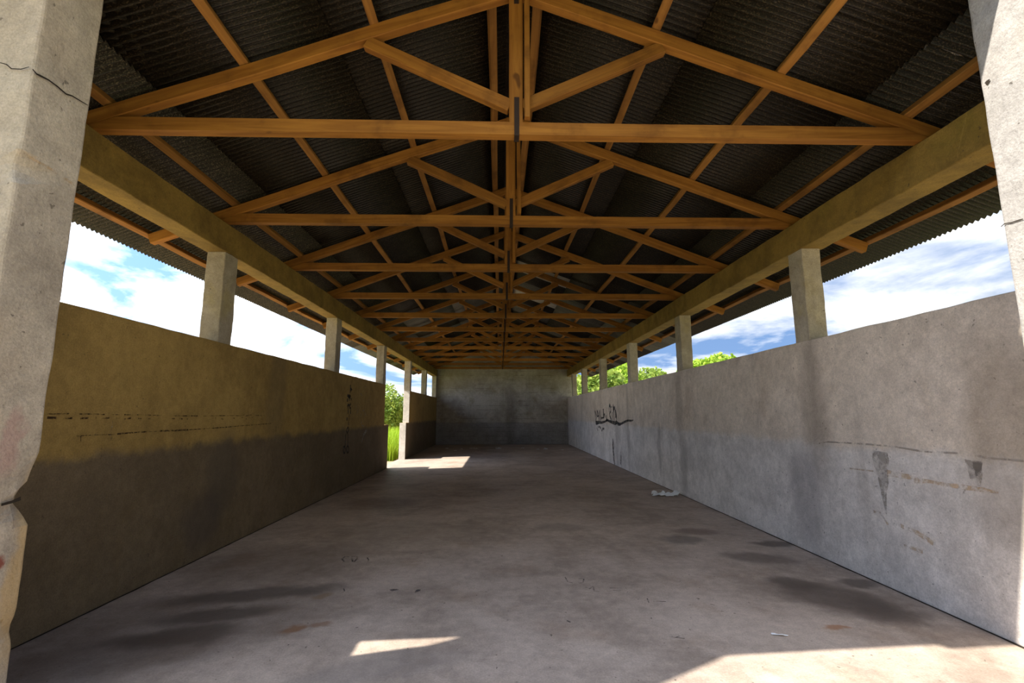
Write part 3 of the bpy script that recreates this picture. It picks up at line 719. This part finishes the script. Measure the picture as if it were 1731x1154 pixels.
# cracks on the left pillar
ribbon('crack', [([(53, 117), (60, 125), (66, 128), (80, 135), (95, 146), (110, 159), (120, 162), (135, 171), (147, 178)], [.006, .008, .01, .008, .008, .009, .007, .006, .004])], ('x', PLX), mat_crack, pl, 0.006)
ribbon('crack', [([(0, 107), (14, 111), (22, 118), (38, 119), (52, 115)], [.004, .006, .005, .005, .004])], ('y', 2.131), mat_crack, pl, 0.008)
ribbon('crack', [([(38, 260), (60, 272), (80, 283), (105, 300), (124, 312)], [.02, .015, .012, .012, .018])], ('x', PLX), mat_rustline, pl, 0.006)
ribbon('crack', [([(0, 853), (18, 848), (33, 842)], [.012, .014, .02])], ('x', PLX), mat_crack, pl, 0.006)
ribbon('crack', [([(1694, 383), (1700, 378), (1712, 376), (1724, 372), (1731, 370)], .006)], ('x', PRX), mat_crack, pr, 0.006)
ribbon('crack', [([(1668, 142), (1671, 138), (1675, 134)], [.02, .02, .006])], ('x', PRX), mat_crack, pr, 0.006)

# ------------------------------------------------------------------ litter on the floor
mat_paper = flat('white_paper', (0.80, 0.80, 0.82), 0.7, scale=9)
def wrap_mat():
    mt, t, b = new_mat('blue_printed_wrapper')
    co = N(t, 'ShaderNodeTexCoord').outputs['Object']
    c = mix(t, ramp(t, tex(t, co, 28, 2, .5), 0.47, 0.53), (0.75, 0.76, 0.80), (0.16, 0.17, 0.42))
    sp = N(t, 'ShaderNodeSeparateXYZ'); t.links.new(co, sp.inputs[0])
    c = mix(t, ramp(t, sp.outputs[0], -0.03, 0.0), (0.78, 0.76, 0.80), c)
    t.links.new(c, b.inputs['Base Color']); b.inputs['Roughness'].default_value = 0.4
    return mt
def crumple(name, lx, ly, hgt, mat, seed, n=10):
    vs_, fs = [], []
    for sfc in (0, 1):
        for j in range(n+1):
            for i in range(n+1):
                x = (i/n-.5)*lx; y = (j/n-.5)*ly
                q = Vector((x/max(lx, .05)*3+seed, y/max(ly, .05)*3, seed*1.3))
                edge = 1+0.25*noise.noise(q*1.3)
                z = 0.004+hgt*abs(noise.noise(q)+0.5*noise.noise(q*2.4))
                vs_.append((x*edge, y*edge, z+(0.0015 if sfc == 0 else 0)))
    W = n+1
    for j in range(n):
        for i in range(n):
            a = j*W+i
            fs.append((a, a+1, a+W+1, a+W)); o_ = W*W
            fs.append((o_+a, o_+a+W, o_+a+W+1, o_+a+1))
    rim = [i for i in range(W)]+[j*W+n for j in range(1, W)]+[n*W+i for i in range(n-1, -1, -1)]+[j*W for j in range(n-1, 0, -1)]
    for k in range(len(rim)):
        a, b = rim[k], rim[(k+1) % len(rim)]
        fs.append((a, W*W+a, W*W+b, b))
    return mesh(name, vs_, fs)
p = onZ(1126, 837.5)
o = link('crumpled_wrapper', crumple('crumpled_wrapper', 0.42, 0.20, 0.10, wrap_mat(), 3.3, 14)); o.location = (p.x, p.y, 0.0); o.rotation_euler.z = -0.25
prop(o, 'crumpled white and blue wrapper on the floor by the right wall', 'wrapper')
o = link('feather', crumple('feather', 0.09, 0.022, 0.012, mat_paper, 8.1, 6)); p = onZ(1318, 1074.5); o.location = (p.x, p.y, 0); o.rotation_euler.z = -0.4
prop(o, 'tiny white scrap on the floor near the sunlit entrance patch', 'scrap')
sc_lab = ['small pale scrap on the floor at the back left corner', 'pale scrap lying nearest the doorway sun patch', 'third pale scrap from the left by back wall', 'fourth pale scrap from the left by back wall',
          'elongated pale scrap fifth from the left by back wall', 'wide white paper scrap on floor before back wall centre', 'lone pale scrap right of centre before the back wall', 'small white scrap beside the largest paper scrap',
          'largest white paper scrap before the back wall, right of centre', 'tiny rightmost pale scrap before the back wall']
for k, ((a, b), sz) in enumerate(zip([(175, 122), (275, 147), (350, 130), (460, 122), (515, 124), (780, 125), (1062, 120), (1240, 132), (1330, 130), (1530, 140)], [.11, .1, .1, .12, .16, .26, .12, .1, .22, .09])):
    p = onZ(730+a/6.924, 740+b/6.924+0.6)
    o = link('paper_scrap', crumple('paper_scrap', sz, sz*.7, 0.05 if sz < .2 else .09, mat_paper, 10+k*1.7, 7)); o.location = (p.x, p.y, 0); o.rotation_euler.z = k
    prop(o, sc_lab[k], 'paper scrap', 'paper scraps before the back wall')

# ------------------------------------------------------------------ vegetation outside
def leaf_mat(name, a, b_, tr=0.35):
    mt, t, b = new_mat(name)
    co = N(t, 'ShaderNodeTexCoord').outputs['Object']
    col = mix(t, ramp(t, tex(t, co, 2.5, 4, .7), 0.35, 0.65), a, b_)
    t.links.new(col, b.inputs['Base Color']); b.inputs['Roughness'].default_value = 0.6
    b.inputs['Specular IOR Level'].default_value = 0.2
    tl = N(t, 'ShaderNodeBsdfTranslucent'); t.links.new(col, tl.inputs[0])
    ms = N(t, 'ShaderNodeMixShader', i_0=tr)
    out = t.nodes['Material Output']
    t.links.new(b.outputs[0], ms.inputs[1]); t.links.new(tl.outputs[0], ms.inputs[2]); t.links.new(ms.outputs[0], out.inputs[0])
    return mt
mat_pine = leaf_mat('pine_needles', (0.42, 0.55, 0.06), (0.22, 0.36, 0.04))
mat_bush = leaf_mat('bush_leaves', (0.40, 0.48, 0.10), (0.16, 0.27, 0.05))
mat_grass = leaf_mat('tall_grass', (0.46, 0.62, 0.05), (0.30, 0.48, 0.03))
mat_bark = flat('bark', (0.22, 0.18, 0.15), 0.9)
def foliage(name, blobs, n, size, mat, parent, seed):
    rnd = random.Random(seed)
    vs_, fs = [], []
    tot = sum(r[0]*r[1]*r[2] for _, r in blobs)
    for c, r in blobs:
        k = int(n*(r[0]*r[1]*r[2])/tot)
        for _ in range(k):
            d = Vector((rnd.gauss(0, 1), rnd.gauss(0, 1), rnd.gauss(0, 1))).normalized()*(rnd.uniform(0.55, 1.0)**0.5)
            p = Vector(c)+Vector((d.x*r[0], d.y*r[1], d.z*r[2]))
            p += noise.noise_vector(p*0.9)*0.35*min(r)
            a = Vector((rnd.gauss(0, 1), rnd.gauss(0, 1), rnd.gauss(0, .7))).normalized()
            b = a.cross(Vector((rnd.gauss(0, 1), rnd.gauss(0, 1), rnd.gauss(0, 1)))).normalized()
            s = size*rnd.uniform(.6, 1.3); w2 = s*.32
            i = len(vs_)
            vs_ += [p-a*s*.5, p+b*w2, p+a*s*.5+Vector((0, 0, -s*.1)), p-b*w2]
            fs.append((i, i+1, i+2, i+3))
    me = bpy.data.meshes.new(name); me.from_pydata([tuple(v) for v in vs_], [], fs); me.update()
    o = link(name, me, mat, parent); return o
def tube(name, segs, mat, parent):
    vs_, fs = [], []
    for (p0, r0), (p1, r1) in segs:
        p0, p1 = Vector(p0), Vector(p1); ax = (p1-p0).normalized()
        e1 = ax.orthogonal().normalized(); e2 = ax.cross(e1); b = len(vs_); k = 8
        for p, r in ((p0, r0), (p1, r1)):
            for i in range(k):
                an = 2*math.pi*i/k; vs_.append(p+e1*r*math.cos(an)+e2*r*math.sin(an))
        for i in range(k): fs.append((b+i, b+(i+1) % k, b+k+(i+1) % k, b+k+i))
        fs.append(tuple(b+i for i in range(k-1, -1, -1))); fs.append(tuple(b+k+i for i in range(k)))
    return link(name, mesh(name, vs_, fs, True), mat, parent)
def tree(name, label, x, y, top, cr, crh, n, size, mat, seed, group, trunk_r=0.2, base=None):
    t = empty(name, (x, y, -0.06)); prop(t, label, 'tree' if 'bush' not in name else 'bush', group)
    rnd = random.Random(seed)
    cz = top-crh
    blobs = []
    for k in range(9):
        a = 2*math.pi*k/8+rnd.uniform(-.3, .3); rr = cr*(0.62 if k < 8 else 0)
        bl = cr*rnd.uniform(.38, .52)
        blobs.append(((math.cos(a)*rr, math.sin(a)*rr, cz+crh*rnd.uniform(-.25, .25)), (bl, bl, crh*rnd.uniform(.5, .75))))
    blobs.append(((0, 0, cz+crh*.3), (cr*.5, cr*.5, crh*.7)))
    foliage('foliage', blobs, n, size, mat, t, seed)
    segs = [(((0, 0, 0), trunk_r), ((0.05, 0, cz*.6+.1), trunk_r*.75))]
    for k in range(7):
        b = blobs[k][0]; segs.append((((0.05, 0, cz*.55), trunk_r*.45), ((b[0]*.85, b[1]*.85, b[2]), trunk_r*.15)))
    tube('trunk', segs, mat_bark, t)
    return t
G = 'trees beyond the right wall'
tree('pine_tree', 'rounded bright green pine crown above the right wall nearest the entrance', 18.6, 39.5, 6.35, 3.3, 1.9, 9000, .42, mat_pine, 1, G, .25)
tree('broad_tree', 'bright green tree seen between third and fourth right posts', 9.3, 36.5, 5.5, 2.3, 2.0, 8000, .32, mat_pine, 2, G)
tree('broad_tree', 'pale green tree seen between fourth and fifth right posts', 6.3, 31.0, 4.6, 1.7, 2.0, 7000, .30, mat_bush, 3, G)
tree('broad_tree', 'green tree seen through the farthest right wall opening', 6.1, 40.5, 4.6, 1.9, 1.9, 6000, .32, mat_pine, 4, G)
tree('broad_tree', 'low green tree peeking between the right wall trees', 13.2, 43.0, 5.6, 2.2, 1.9, 6000, .34, mat_bush, 5, G)
tree('leafy_bush', 'tall leafy green bush seen through the side doorway', -5.3, 22.7, 2.85, 1.2, 1.35, 9000, .13, mat_bush, 6, 'bushes beyond the doorway', .07)
tree('leafy_bush', 'lower bush behind the tall bush outside the doorway', -6.6, 26.5, 2.5, 1.3, 1.2, 6000, .15, mat_bush, 7, 'bushes beyond the doorway', .07)
rnd = random.Random(11)
vs_, fs = [], []
for _ in range(9000):
    x = -3.35-abs(rnd.gauss(0, 1.6)); y = rnd.uniform(15.3, 20.6)
    if x < -6.5: continue
    h = rnd.uniform(.45, .95)*min(1.0, 0.45+(-3.3-x)*.9); a = rnd.uniform(0, 6.28); lean = rnd.uniform(.05, .35)*h
    dx, dy = math.cos(a), math.sin(a); wv = rnd.uniform(.006, .012)
    b = len(vs_)
    vs_ += [(x-dy*wv, y+dx*wv, -.06), (x+dy*wv, y-dx*wv, -.06), (x+dx*lean*.4+dy*wv*.8, y+dy*lean*.4-dx*wv*.8, h*.6), (x+dx*lean*.4-dy*wv*.8, y+dy*lean*.4+dx*wv*.8, h*.6), (x+dx*lean, y+dy*lean, h)]
    fs += [(b, b+1, b+2, b+3), (b+3, b+2, b+4)]
me = bpy.data.meshes.new('tall_grass'); me.from_pydata(vs_, [], fs); me.update()
o = link('tall_grass', me, mat_grass); prop(o, 'bright green tall grass outside the side doorway', 'grass', kind='stuff')


# unseen tree belt, added behind the camera to cut low sky light
blt = ['at the left end of the belt', 'second from the left end of the belt', 'in the middle of the belt', 'second from the right end of the belt', 'at the right end of the belt']
for k in range(5):
    tree('sky_blocker_tree', 'unseen added tree blocking low sky light '+blt[k], -22.4+k*11.2, -11.0, 10.4, 4.1, 4.6, 4500, 1.1, mat_bush, 20+k, 'added tree belt that cuts sky light', .3)
